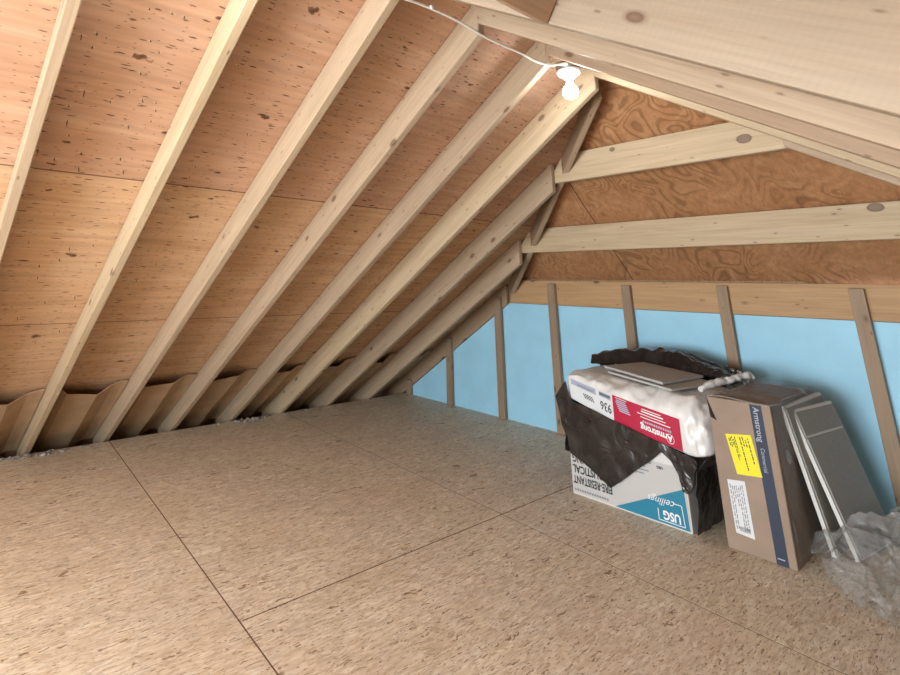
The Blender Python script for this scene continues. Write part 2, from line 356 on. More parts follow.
def add_rect(bm, fn, x0, y0, x1, y1, mi=0, nx=1, ny=1):
    g = [[bm.verts.new(fn(x0+(x1-x0)*i/nx, y0+(y1-y0)*j/ny)) for j in range(ny+1)] for i in range(nx+1)]
    for i in range(nx):
        for j in range(ny):
            f = bm.faces.new((g[i][j], g[i+1][j], g[i+1][j+1], g[i][j+1])); f.material_index = mi
def plane_fn(o, ux, uy):
    o = Vector(o); ux = Vector(ux); uy = Vector(uy)
    return lambda x, y: o + ux*x + uy*y
def nz(p, s, seed=0.0): return noise.noise(Vector(p)*s + Vector((seed, seed*1.7, -seed)))
def crumple(name, poly, fn, m, parent=None, cuts=5, amp=0.02, scale=9.0, thick=0.002, seed=0.0, edge=True):
    """sheet of film: fill a 2-D outline, refine it, push it about with folded noise"""
    tri = tessellate_polygon([[Vector((x, y, 0)) for x, y in poly]])
    bm = bmesh.new(); vs = [bm.verts.new((x, y, 0)) for x, y in poly]
    for t in tri:
        try: bm.faces.new([vs[i] for i in t])
        except ValueError: pass
    for it in range(cuts):
        L = sorted(bm.edges, key=lambda e: e.calc_length()); mx = L[-1].calc_length()
        es = [e for e in bm.edges if e.calc_length() > mx*0.52]
        bmesh.ops.subdivide_edges(bm, edges=es, cuts=1, use_grid_fill=False)
        bmesh.ops.triangulate(bm, faces=bm.faces[:])
    for v in bm.verts:
        x, y = v.co.x, v.co.y
        h = 1.0 - abs(nz((x, y, 0.3), scale, seed))*2.4; h2 = nz((x*1.3, y, 0.7), scale*2.6, seed+3); h3 = nz((x, y, 0.2), scale*0.4, seed+9)
        j = Vector((nz((x, y, 1), scale*1.5, seed+5), nz((x, y, 2), scale*1.5, seed+6)))*amp*0.6
        v.co = fn(x+j.x, y+j.y, amp*(0.55*h + 0.5*h2 + 0.9*h3))
    o = from_bm(name, bm, m, parent, smooth=True)
    sd = o.modifiers.new('thick', 'SOLIDIFY'); sd.thickness = thick
    return o

# ------------------------------------------------------------------ the roof's geometry
XR = -1.27                       # ridge line
SL = 0.660                       # side slopes, rise per run
ZB = 2.068                       # rafter underside at the ridge
DL = 0.165                       # vertical depth of the left rafters
DR = 0.22                        # vertical depth of the right rafters
ZBR = ZB + 0.045
SH = 0.861                       # hip slope
HY, HZ = 2.946, 1.885            # a point of the hip sheathing
WX = 1.97                        # where the right slope meets the floor
XE = -4.95                       # outer edge of the eave
XT = -4.70                       # tails of the left rafters
YB = -2.0                        # gable wall behind the camera
def zl(x): return ZB + SL*(x-XR)
def zr(x): return ZBR - SL*(x-XR)
def zh(y): return HZ + SH*(HY-y)
# floor: strand board sheets with open joints, on dark joists
def osb_sheet(poly):
    return [Vector((x, y, 0)) for x, y in poly]
sheets = []
def seam_y(x, k): return (0.958 if k == 0 else 2.315) + (-0.045*(x+1.9))
fl = bmesh.new()
X0, XM, X1 = -4.37, -1.945, 2.02; g = 0.003
def add_sheet(bm, pts, th=0.018):
    a = [bm.verts.new((x, y, 0)) for x, y in pts]; b_ = [bm.verts.new((x, y, -th)) for x, y in pts]; n = len(pts)
    bm.faces.new(a); bm.faces.new(list(reversed(b_)))
    for i in range(n): bm.faces.new((a[i], b_[i], b_[(i+1) % n], a[(i+1) % n]))
def strip(x0, x1, ya, yb):
    return [(x0, ya(x0)+g), (x1, ya(x1)+g), (x1, yb(x1)-g), (x0, yb(x0)-g)]
s0 = lambda x: seam_y(x, 0); s1 = lambda x: seam_y(x, 1)
yA = lambda x: YB; yZ = lambda x: 3.845
add_sheet(fl, strip(X0, X1, yA, s0))
for (a_, b_) in ((X0, XM-0.0035), (XM+0.0035, X1)):
    add_sheet(fl, strip(a_, b_, s0, s1)); add_sheet(fl, strip(a_, b_, s1, yZ))
floor = from_bm('floor', fl, 'osb'); tag(floor, kind='structure')
tag(box('floor', (XE, YB, -0.40), (WX+0.9, 3.9, -0.34), 'subfloor'), kind='structure')
tag(box('trim_1', (X0+0.01, YB, -0.335), (X0+0.05, 3.84, -0.02), 'lumber_old'), kind='structure')
def strip_box(name, pts):          # brown sheet edges seen down in the open joints
    bm = bmesh.new()
    a = [bm.verts.new((x, y, -0.0006)) for x, y in pts]; b_ = [bm.verts.new((x, y, -0.017)) for x, y in pts]
    bm.faces.new(a); bm.faces.new(list(reversed(b_)))
    for i in range(4): bm.faces.new((a[i], b_[i], b_[(i+1) % 4], a[(i+1) % 4]))
    return tag(from_bm(name, bm, 'seam'), kind='structure')
q_ = g*0.95
for k, f_ in enumerate((s0, s1)): strip_box('trim_%d' % (k+2), [(X0, f_(X0)-q_), (X1, f_(X1)-q_), (X1, f_(X1)+q_), (X0, f_(X0)+q_)])
strip_box('trim_4', [(XM-0.0033, s0(XM)+0.01), (XM+0.0033, s0(XM)+0.01), (XM+0.0033, s1(XM)-0.01), (XM-0.0033, s1(XM)-0.01)])
strip_box('trim_5', [(XM-0.0033, s1(XM)+0.01), (XM+0.0033, s1(XM)+0.01), (XM+0.0033, 3.84), (XM-0.0033, 3.84)])

# sheathing
xc = XR + (ZBR+DR - (ZB+DL))/(2*SL)              # where the two slopes meet
zc = ZB+DL + SL*(xc-XR)
yhip = HY - (zc-HZ)/SH
T = 0.016; e = 0.003
def hipx_l(y): return XR + (zh(y)-(ZB+DL))/SL
def hipx_r(y): return XR - (zh(y)-(ZBR+DR))/SL
ye = 3.875
lp = [(XE, YB), (xc, YB), (xc, yhip), (hipx_l(ye), ye), (XE, ye)]
ceil_l = slab('ceiling', [(x, y, zl(x)+DL+e) for x, y in lp], (-T*0.537, 0, T*0.843), 'ply_left'); tag(ceil_l, kind='structure')
rp = [(xc, YB), (WX+0.9, YB), (WX+0.9, ye), (hipx_r(ye), ye), (xc, yhip)]
tag(slab('ceiling', [(x, y, zr(x)+DR+e) for x, y in rp], (T*0.537, 0, T*0.843), 'ply_right'), kind='structure')
hp = [(xc, yhip), (hipx_r(ye), ye), (hipx_l(ye), ye)]
tag(slab('ceiling', [(x, y, zh(y)+e) for x, y in hp], (0, T*0.65, T*0.76), 'ply_hip'), kind='structure')
# end walls
tag(box('wall_eave_left', (XE-0.04, YB, -0.32), (XE-0.005, 3.9, 0.06), 'lumber_old'), kind='structure')
yb_ = YB-0.002; A0, A1, B0, B1 = -1.95, 0.15, 0.15, 1.3            # unseen opening, added to let the fill light into the attic
for P in ([(XE, -0.24), (A0, -0.24), (A0, zl(A0)+DL), (XE, zl(XE)+DL)], [(A1, -0.24), (WX+0.9, -0.24), (WX+0.9, zr(WX+0.9)+DR), (A1, zr(A1)+DR)],
          [(A0, -0.24), (A1, -0.24), (A1, B0), (A0, B0)], [(A0, B1), (A1, B1), (A1, zr(A1)+DR), (xc, zc), (A0, zl(A0)+DL)]):
    tag(slab('wall_back', [(x, yb_, z) for x, z in P], (0, -0.03, 0), 'ply_right'), kind='structure')
tag(box('wall_eave_right', (WX+0.905, YB, -0.32), (WX+0.94, 3.9, 0.12), 'lumber_old'), kind='structure')

# ------------------------------------------------------------------ end wall: blue foam, header, studs
def foam_poly():
    top = 0.915
    xa = X0 + 0.004; pts = [(xa, 0.0)]
    pts += [(1.90, 0.0)]
    xr = XR + (ZBR-0.006-top)/SL; pts += [(1.90, zr(1.90)-0.006), (xr, top)]
    xl = XR - (ZB-0.006-top)/SL; pts += [(xl, top), (xa, zl(xa)-0.006)]
    return [(x, 3.802, z) for x, z in pts]
fo = slab('wall_far', foam_poly(), (0, 0.038, 0), 'foam'); tag(fo, kind='structure')
tag(slab('wall_far', [(XE, 3.8415, -0.24), (WX+0.9, 3.8415, -0.24), (WX+0.9, 3.8415, zr(WX+0.9)+DR-0.004), (XR+0.35, 3.8415, zh(3.8415)), (XR-0.35, 3.8415, zh(3.8415)), (hipx_l(3.8415), 3.8415, zh(3.8415)), (XE, 3.8415, zl(XE)+DL)], (0, 0.02, 0), 'ply_right'), kind='structure')
GROUP_ST = 'flat studs against the blue foam'
hx0 = XR - (ZB - 0.92)/SL - 0.055; hx1 = XR + (ZBR-0.92)/SL
hdr = slab('header', [(-3.005, 3.79, 0.918), (0.50, 3.79, 0.918), (0.23, 3.79, 1.104), (-2.88, 3.79, 1.104)], (0, 0.036, 0), 'lumber_old', (1, 0, 0), 0.003)
hdr.data.materials[0] = M['header']
tag(hdr, 'long horizontal wooden header along the top of the blue foam wall', 'beam')

def rafter_left(y1, label, xtop=XR, drop=0.0, m='lumber', xtail=XT, w=0.038, name='rafter', grp='rafters of the left roof slope'):
    P = [(xtop, y1-w, zl(xtop)-drop), (xtop, y1-w, zl(xtop)+DL), (xtail, y1-w, zl(xtail)+DL), (xtail, y1-w, zl(xtail)-drop)]
    o = slab(name, P, (0, w, 0), m, (1, 0, SL), 0.004); return tag(o, label, 'rafter', grp)
def rafter_right(y1, label, x0=XR+0.002, m='lumber', x1=WX+0.8, w=0.038):
    P = [(x0, y1-w, zr(x0)), (x0, y1-w, zr(x0)+DR), (x1, y1-w, zr(x1)+DR), (x1, y1-w, zr(x1))]
    return tag(slab('rafter', P, (0, w, 0), m, (1, 0, -SL), 0.004), label, 'rafter', 'rafters of the right roof slope')

rafter_left(0.150, 'sloping rafter cut by the top left corner of the photo, leftmost of all')
rafter_left(0.612, 'sloping rafter second from the left, right of the bay with nail points', m='lumber_pale')
rafter_left(1.077, 'sloping rafter third from the left, between the two widest bays')
rafter_left(1.532, 'sloping rafter fourth from the left, with a chipped knot on its bright lower edge')
rafter_left(2.000, 'sloping rafter fifth from the left, ending just left of the light bulb')
rafter_left(2.420, 'deepest sloping rafter, right behind the light bulb', drop=0.020, m='lumber_pale')
rafter_left(2.904, 'shortened sloping rafter ending at the upper horizontal joist', xtop=-1.885, drop=0.015)
rafter_left(3.372, 'shortened sloping rafter ending at the lower horizontal joist', xtop=-2.525, drop=0.015)
rafter_left(3.826, 'sloping chord lying on the far end wall beside the blue foam', xtop=-3.03, m='lumber_old', w=0.036)

rafter_right(1.047, 'broad right slope rafter nearest the camera, with saw marks, across the top right corner', m='lumber_sawn')
rafter_right(1.522, 'right slope rafter with a rounded left end, second from the top right corner')
rafter_right(1.998, 'right slope rafter third from the top right corner, mostly hidden', m='lumber_old')
rafter_right(2.405, 'lowest seen right slope rafter, its bright edge running just under the others', m='lumber_pale')
rafter_right(0.140, 'right slope rafter overhead beside the camera')
rafter_right(2.904, 'short right slope rafter meeting the far right end of the upper joist', x0=-0.655)
rafter_right(3.372, 'short right slope rafter meeting the far right end of the lower joist', x0=-0.015)
rafter_right(3.826, 'right slope chord against the far end wall', x0=0.57, w=0.036, m='lumber_old')

# blocking between right slope rafters, square to the slope
bx, bz = -0.640, 1.695
dn = Vector((0.843, 0, -0.537)); up = Vector((0.537, 0, 0.843))
b0 = Vector((bx, 0.145, bz))
blk = slab('blocking_board', [b0, b0-dn*0.036, b0-dn*0.036+up*0.178, b0+up*0.178], (0, 1.005-0.145, 0), 'block', None, 0.002)
R = Matrix((Vector((0, 1, 0)), dn, Vector((0, 1, 0)).cross(dn))).transposed(); world_mesh_local(blk, b0, R)
tag(blk, 'dark blocking board meeting the broad rafter at top centre', 'board')

# flat chords of the hip end
def joist(y, z0, z1, x0, x1, label, m='lumber_pale', top0=None, top1=None):
    P = [(x0, y, z0), (x1, y, z0), (top1 or x1, y, z1), (top0 or x0, y, z1)]
    o = slab('joist', P, (0, 0.038, 0), m, (1, 0, 0), 0.004); return tag(o, label, 'joist', 'horizontal joists under the hip end')
joist(2.906, 1.706, 1.881, -1.945, -0.585, 'upper horizontal joist with two grey knots, right of the light bulb', m='joist_upper', top0=-1.82, top1=-0.73)
joist(3.374, 1.306, 1.480, -2.575, 0.055, 'lower horizontal joist running off the right edge, above the header', m='joist_lower', top0=-2.45, top1=-0.08)

# pieces following the hip line between the rafters
def hip_piece(ya, yb, label, depth=0.105, side=1, wx=0.046):
    f = hipx_l if side > 0 else hipx_r
    bm = bmesh.new(); vs = []
    for y in (ya, yb):
        x = f(y) - side*0.065; z = zh(y) - 0.060
        for dx in (-wx/2, wx/2):
            for dz in (0, -depth): vs.append(bm.verts.new((x+dx, y, z+dz)))
    for q in ((0,1,3,2),(4,6,7,5),(0,4,5,1),(2,3,7,6),(0,2,6,4),(1,5,7,3)): bm.faces.new([vs[i] for i in q])
    o = from_bm('hip_board', bm, 'lumber_old')
    d = Vector((f(yb)-f(ya), yb-ya, zh(yb)-zh(ya))).normalized(); yv = Vector((0, 0, 1)).cross(d).normalized(); zv = d.cross(yv)
    world_mesh_local(o, Vector((f(ya), ya, zh(ya)-0.09)), Matrix((d, yv, zv)).transposed())
    return tag(o, label, 'board', 'slanted boards along the hip line')
hip_piece(2.56, 2.902, 'slanted hip board dropping from behind the bulb rafter to the upper joist')
hip_piece(2.948, 3.370, 'slanted hip board between the upper joist and the lower joist')
hip_piece(3.416, 3.786, 'slanted hip board between the lower joist and the header')

# studs, flat against foam and header
studs = [(-4.31, 0.05, zl(-4.31)+0.075, 'shortest stud at the far left corner of the blue foam wall'),
         (-3.747, 0.06, zl(-3.70)+0.11, 'short stud second from the left on the blue foam wall'),
         (-3.146, 0.066, 0.955, 'stud third from the left, under the left end of the header'),
         (-2.590, 0.066, 1.080, 'stud fourth from the left, just left of the stacked packages'),
         (-1.972, 0.064, 1.078, 'stud rising behind the stacked packages'),
         (-1.352, 0.062, 1.084, 'stud rising behind the brown carton'),
         (-0.708, 0.064, 1.080, 'stud right of the leaning grey tiles, near the right edge'),
         (-0.10, 0.064, 1.080, 'stud beyond the right edge of the photo')]
for x, wd, zt, lab in studs:
    P = [(x, 3.753, 0.001), (x+wd, 3.753, 0.001), (x+wd, 3.753, zt), (x, 3.753, zt)]
    o = slab('stud', P, (0, 0.0355, 0), 'stud', (0, 0, 1), 0.003); tag(o, lab, 'stud', GROUP_ST)

# ------------------------------------------------------------------ vent baffles in the bays
edges = [0.150, 0.612, 1.077, 1.532, 2.000, 2.420, 2.904, 3.372, 3.826]
names = ['between the two leftmost rafters', 'in the second bay from the left', 'in the third bay from the left', 'in the fourth bay from the left',
         'in the bay left of the deepest rafter', 'in the bay right of the deepest rafter', 'in the bay of the shortened rafters', 'in the last bay before the end wall']
def baffle(ya, yb, label, xt=-3.97, xb=-4.69, off=0.0):
    bm = bmesh.new(); W = yb-ya
    prof = [(0.004, 0.012), (0.05, 0.012), (0.17, 0.058), (0.58, 0.062), (0.80, 0.014), (0.93, 0.010), (0.996, 0.012)]
    nseg = 10; rows = []
    for k in range(nseg+1):
        t = k/nseg; row = []
        for i, (u, d) in enumerate(prof):
            y = ya + 0.003 + u*(W-0.006)
            x = xt + (xb-xt)*t + (0.018*math.sin(u*7+off) if k == 0 else 0)
            dd = d*(1.0 + 0.25*nz((y, t, 0), 2, off))
            row.append(bm.verts.new((x + dd*0.537, y, zl(x)+DL-dd*0.843-0.004)))
        rows.append(row)
    for a, b_ in zip(rows[:-1], rows[1:]):
        for i in range(len(prof)-1): bm.faces.new((a[i], a[i+1], b_[i+1], b_[i]))
    o = from_bm('vent_baffle', bm, 'baffle')
    s = o.modifiers.new('t', 'SOLIDIFY'); s.thickness = 0.003; s.offset = 0
    return tag(o, label, 'vent baffle', 'cardboard vent baffles at the eave')
for i in range(8): baffle(edges[i], edges[i+1]-0.038, 'brown cardboard vent baffle ' + names[i], off=i*1.3)

# loose insulation: scraps along the floor's edge, and the bed in the eave
def fluff(name, pts, m, label, cat, seed):
    rnd = random.Random(seed); bm = bmesh.new()
    for (x, y, z, s) in pts:
        bmesh.ops.create_icosphere(bm, subdivisions=1, radius=1.0, matrix=Matrix.Translation((x, y, z)) @ Matrix.Rotation(rnd.random()*3, 4, 'Z') @ Matrix.Diagonal((s*rnd.uniform(.6, 1.5), s*rnd.uniform(.6, 1.5), s*rnd.uniform(.3, .7), 1)))
    for v in bm.verts: v.co += Vector((nz(v.co, 60, 1), nz(v.co, 60, 2), nz(v.co, 60, 3)))*0.008
    return tag(from_bm(name, bm, m, smooth=False), label, cat, kind='stuff')
rnd = random.Random(11); P = []
for k in range(60):
    y = rnd.uniform(0.3, 3.6); P.append((X0 + (0.06 if 2.34 < y < 2.46 else 0.0) + rnd.uniform(0.012, 0.07), y, 0.003, rnd.uniform(0.003, 0.010)))
for k in range(30): P.append((X0 + rnd.uniform(0.02, 0.10), rnd.gauss(0.62, 0.10), 0.005, rnd.uniform(0.006, 0.018)))
for k in range(40): P.append((X0 + rnd.uniform(0.02, 0.10), rnd.gauss(2.10, 0.07), 0.008, rnd.uniform(0.005, 0.016)))
fluff('insulation_scraps', P, 'insulation', 'pale crumbs of loose insulation along the left edge of the floor', 'insulation', 3)
bm = bmesh.new(); nx_, ny_ = 14, 110
G = [[bm.verts.new((XE + 0.01 + (X0-XE-0.0)*i/nx_, YB+0.02 + (3.80-YB)*j/ny_, 0)) for j in range(ny_+1)] for i in range(nx_+1)]
for r_ in G:
    for v in r_: v.co.z = -0.275 + 0.03*nz(v.co, 9, 4) + 0.015*nz(v.co, 30, 5) + 0.02*((v.co.x-XE)/(X0-XE))**2
for i in range(nx_):
    for j in range(ny_): bm.faces.new((G[i][j], G[i+1][j], G[i+1][j+1], G[i][j+1]))
tag(from_bm('loose_insulation', bm, 'insulation_dark', smooth=True), 'dark bed of loose insulation in the eave below the baffles', 'insulation', kind='stuff')

# ------------------------------------------------------------------ roofing nails poking through the left sheathing
nails = [(-1.84, 0.19, 1.5), (-1.82, 0.23, 0.8), (-1.7, 0.35, 0.6), (-1.69, 0.42, 0.6), (-1.69, 0.46, 1), (-1.87, 0.23, 0.5), (-1.83, 0.26, 0.3), (-1.8, 0.39, 0.8), (-1.83, 0.43, 0.4), (-1.92, 0.4, 1), (-1.92, 0.54, 0.8), (-2.03, 0.25, 2), (-2.05, 0.34, 0.8), (-2.02, 0.44, 1.6), (-2.1, 0.22, 0.4), (-2.02, 0.49, 0.3), (-2.05, 0.5, 0.6), (-2.16, 0.23, 1.4), (-2.14, 0.43, 1.3), (-2.22, 0.25, 0.4), (-2.06, 0.16, 0.8), (-2.0, 0.39, 0.3), (-2.1, 0.5, 0.4), (-2.29, 0.31, 0.8), (-2.33, 0.23, 0.8), (-2.29, 0.45, 0.9), (-2.36, 0.32, 1.8), (-2.35, 0.48, 1.6), (-2.3, 0.17, 1.3), (-2.39, 0.16, 1.4), (-1.79, 0.68, 0.3), (-1.8, 0.71, 0.3), (-2.08, 0.89, 0.6), (-2.17, 0.93, 0.3), (-2.28, 0.75, 0.3), (-2.34, 0.75, 0.3), (-1.93, 0.84, 0.3), (-1.83, 0.93, 0.4), (-2.78, 0.24, 0.4), (-2.92, 0.31, 0.8), (-3.0, 0.32, 0.6), (-2.88, 0.38, 0.7), (-3.21, 0.26, 0.4), (-3.14, 0.51, 1), (-3.21, 0.53, 0.5), (-3.18, 0.39, 0.6), (-3.42, 0.51, 0.5), (-3.3, 0.3, 0.4), (-2.91, 0.54, 0.4), (-2.78, 0.49, 0.5), (-2.8, 0.4, 1), (-3.51, 0.42, 0.4), (-3.02, 0.76, 0.4), (-2.89, 0.81, 0.5), (-2.8, 0.74, 0.3), (-2.8, 0.86, 0.3), (-3.37, 0.89, 0.3), (-2.85, 1.09, 0.3), (-3.0, 1.27, 0.3), (-2.91, 1.35, 0.3)]
for x, y, l in nails:
    bm = bmesh.new(); n_ = Vector((SL, 0, -1)).normalized()
    rnd = random.Random(int(x*1000)+int(y*777)); ln = 0.006 + 0.016*l
    p = Vector((x, y, zl(x)+DL+e)) - n_*0.001
    q = n_.to_track_quat('Z', 'Y').to_matrix().to_4x4(); Tm = Matrix.Translation(p) @ q @ Matrix.Rotation(rnd.uniform(-.25, .25), 4, 'X')
    lathe(bm, [(0.0016, -0.002), (0.0016, ln*0.75), (0.0, ln)], Tm, 8)
    for k in range(3):                                                # torn veneer round the point
        a = rnd.uniform(-0.5, 0.5) + (math.pi if k % 2 else 0); L_ = rnd.uniform(0.008, 0.017)*(0.6+0.5*l)
        d = Vector((0.12*math.sin(a), math.cos(a), 0)); s_ = Vector((0.843, 0, 0.537))*0.0022
        c0 = p + n_*0.002
        f = bm.faces.new([bm.verts.new(c0-s_), bm.verts.new(c0+s_), bm.verts.new(c0+d*L_+n_*0.004*rnd.random())]); f.material_index = 1
    o = from_bm('nail', bm, ['nail', 'splinter'], ceil_l)

# ------------------------------------------------------------------ lamp, box and cable at the ridge
def lamp(y, x, z, label, bulblabel=None):
    t = empty('bare_bulb_lamp', (x, y, z), label, 'lamp')
    Tm = Matrix.Translation((x, y, z))
    bm = bmesh.new(); lathe(bm, [(0.0, 0.030), (0.056, 0.030), (0.056, 0.0), (0.0, 0.0)], Tm, 8)
    tag(from_bm('electrical_box', bm, 'steel', t), 'dark octagonal steel box')
    bm = bmesh.new(); lathe(bm, [(0.0, -0.001), (0.054, -0.001), (0.056, -0.008), (0.047, -0.022), (0.030, -0.029), (0.024, -0.040), (0.020, -0.042), (0.0, -0.042)], Tm, 28)
    from_bm('lamp_holder', bm, 'porcelain', t)
    bm = bmesh.new(); prof = [(0.0, -0.043), (0.0135, -0.043), (0.0135, -0.058), (0.017, -0.068)]
    for k in range(13):
        a = math.radians(140 - k*140/12); prof.append((0.0345*math.sin(a) if k < 12 else 0.0, -0.105 + -0.0345*-math.cos(a)*-1 if False else -0.105 - 0.0345*math.cos(a)*1))
    prof = prof[:4] + sorted([p for p in prof[4:]], key=lambda p: -p[1])
    lathe(bm, prof, Tm, 24); from_bm('bulb', bm, 'bulb', t)
    return t
lamp(2.068, -1.225, 2.045, 'glowing bare bulb in a white porcelain holder at the ridge')
lamp(0.385, -1.20, 2.03, 'second bare bulb lamp at the ridge, above the frame')
lamp(-1.05, -1.20, 2.03, 'unseen third bulb added as fill at the ridge, behind the camera')  # added lamp out of view, brightens floor and sheathing
tag(box('mounting_block', (-1.26, -1.11, 2.0605), (-1.14, -0.99, 2.08), 'lumber_old'), 'small wooden block above the added third lamp', 'block')
tag(box('mounting_block', (-1.285, 2.002, 2.0765), (-1.165, 2.125, 2.094), 'lumber_old'), 'small wooden block holding the bulb box under the ridge', 'block')
tag(box('mounting_block', (-1.26, 0.325, 2.0605), (-1.14, 0.445, 2.08), 'lumber_old'), 'small wooden block above the second lamp', 'block')
zc_ = ZB - 0.012
cb = tube('electric_cable', [(-1.262, 0.46, 2.05), (-1.264, 0.95, 2.062), (-1.2625, 1.219, 2.080), (-1.262, 1.40, 2.074), (-1.262, 1.512, 2.060), (-1.262, 1.75, 2.056), (-1.258, 1.92, 2.050), (-1.225, 1.965, 2.046), (-1.200, 1.985, 2.050), (-1.195, 2.010, 2.058)], 0.0055, 'cable')
tag(cb, 'pale electric cable running along the ridge to the bulb', 'cable')
bm = bmesh.new(); lathe(bm, [(0.0, 0.0), (0.009, 0.0), (0.009, 0.006), (0.0, 0.006)], Matrix.Translation((-1.256, 1.215, 2.080)) @ Matrix.Rotation(math.radians(90), 4, 'Y'), 10)
tag(from_bm('cable_clip', bm, 'porcelain'), 'white clip holding the cable where it nears the top edge', 'clip')
bm = bmesh.new()
bm_box(bm, (-1.150, 2.03, 2.052), (-1.120, 2.06, 2.064)); lathe(bm, [(0, 0), (0.010, 0), (0.010, 0.03), (0, 0.03)], Matrix.Translation((-1.155, 2.045, 2.058)) @ Matrix.Rotation(math.radians(90), 4, 'Y'), 10)
tag(from_bm('cable_connector', bm, 'steel'), 'small steel cable connector beside the bulb holder', 'connector')

# ------------------------------------------------------------------ white ceiling tile carton (bottom of the stack)
UP = Vector((0, 0, 1))
YF = 2.833
bxo = empty('ceiling_tile_carton', (-1.577, 3.13, 0), 'white printed carton with a teal corner, standing upside down under the black plastic', 'carton')
box('carton_body', (-1.880, YF, 0.001), (-1.273, 3.44, 0.312), 'boxwhite', bxo, 0.004)
fn = plane_fn((0, YF-0.0012, 0), (1, 0, 0), (0, 0, 1)); fn2 = plane_fn((0, YF-0.002, 0), (1, 0, 0), (0, 0, 1)); fn3 = plane_fn((0, YF-0.0027, 0), (1, 0, 0), (0, 0, 1))
bm = bmesh.new()
add_rect(bm, fn, -1.876, 0.010, -1.277, 0.262, 1)
v = [bm.verts.new(fn2(*p)) for p in ((-1.640, 0.009), (-1.282, 0.009), (-1.290, 0.176))]; bm.faces.new(v).material_index = 0
from_bm('printed_panel', bm, ['teal', 'boxgrey'], bxo)
def flip(x0, z0):                    # writing that stands on its head
    return lambda x, y: Vector((x0-x, YF-0.0029, z0-y))
bm = bmesh.new()
for s, z in (('FIRE-RESISTANT', 0.092), ('ACOUSTICAL', 0.142), ('CEILING', 0.192), ('PANELS', 0.242)):
    add_text(bm, s, flip(-1.868, z), 0.052, 0, bold=0.0012, align='RIGHT', xs=0.60 if len(s) == 14 else 0.74)
    from_bm('lettering', bm, 'ink', bxo); bm = bmesh.new()
for k in range(14): add_rect(bm, fn3, -1.865+k*0.014, 0.022, -1.865+k*0.014+0.010, 0.031, 1)
from_bm('small_print', bm, ['ink', 'inkgrey'], bxo); bm = bmesh.new()
for k, (a, b_) in enumerate(((0.226, 0.085), (0.210, 0.10), (0.194, 0.075))):
    add_rect(bm, fn3, -1.545, a, -1.545+b_, a+0.005, 1)
from_bm('small_print', bm, ['ink', 'inkgrey'], bxo); bm = bmesh.new()
add_rect(bm, fn3, -1.53, 0.246, -1.43, 0.256, 1)
from_bm('small_print', bm, ['ink', 'inkgrey'], bxo); bm = bmesh.new()
add_text(bm, 'USG', flip(-1.375, 0.246), 0.016, 0, bold=0.0006)
from_bm('lettering', bm, 'ink', bxo)
bm = bmesh.new()
add_text(bm, 'USG', flip(-1.318, 0.062), 0.050, 0, bold=0.0016, xs=0.85)
add_text(bm, 'ceilings', flip(-1.335, 0.112), 0.046, 0, bold=-0.0002, shear=0.45, xs=0.95)
def line(bm, fnc, a, b_, wd=0.0016, mi=0):
    a = Vector(a); b_ = Vector(b_); d = (b_-a).normalized(); n_ = Vector((-d.y, d.x))*wd
    f = bm.faces.new([bm.verts.new(fnc(*(p))) for p in (a-n_, b_-n_, b_+n_, a+n_)]); f.material_index = mi
for a, b_ in (((-1.30, 0.020), (-1.42, 0.020)), ((-1.42, 0.020), (-1.42, 0.066)), ((-1.31, 0.104), (-1.345, 0.104)), ((-1.302, 0.02), (-1.308, 0.104))): line(bm, fn3, a, b_)
tag(from_bm('white_lettering', bm, ['inkwhite'], bxo), 'white upside down lettering on the teal corner')

# ------------------------------------------------------------------ white film pack with the red label
def pk_band(x):                      # (bottom, top) of the printed band
    t = (x+1.84)/0.56
    zb = 0.472 - 0.135*t - 0.012*math.sin(min(max(t, 0), 1)*math.pi); zt = 0.578 - 0.104*t - 0.004*math.sin(min(max(t, 0), 1)*math.pi)
    return zb, zt
def pk_y(x): return 2.832 + 0.004*math.sin(x*9)
X_L, X_R = -1.872, -1.165
def pk_section(x):
    zb, zt = pk_band(x); top = 0.604 - 0.048*(x-X_L)/(X_R-X_L); bot = zb - 0.012
    y0 = pk_y(x); yk = 3.42
    k = 0.0
    if x > -1.262: k = (x+1.262)/(X_R+1.262)
    if x < -1.845: k = max(k, (-1.845-x)/0.027*0.6)
    r = 0.055*k*k
    P = [(y0+0.03, bot+0.0), (y0+0.006, bot+0.006), (y0, bot+0.016), (y0, (zb*2+zt)/3), (y0, (zb+zt*2)/3), (y0+0.001, zt), (y0+0.018, zt*0.55+top*0.45), (y0+0.055, zt*0.15+top*0.85), (y0+0.11, top),
         (y0+0.22, top+0.004), (y0+0.36, top+0.004), (yk-0.06, top), (yk-0.012, top-0.02), (yk, top-0.06), (yk, bot+0.05), (yk-0.02, bot+0.008), (yk-0.15, bot), (y0+0.2, bot)]
    cy = (y0+yk)/2; cz = (top+bot)/2
    return [(cy + (y-cy)*(1-r*2.2), cz + (z-cz)*(1-r*5.0)) for y, z in P]
bm = bmesh.new(); nx_ = 80; rings = []
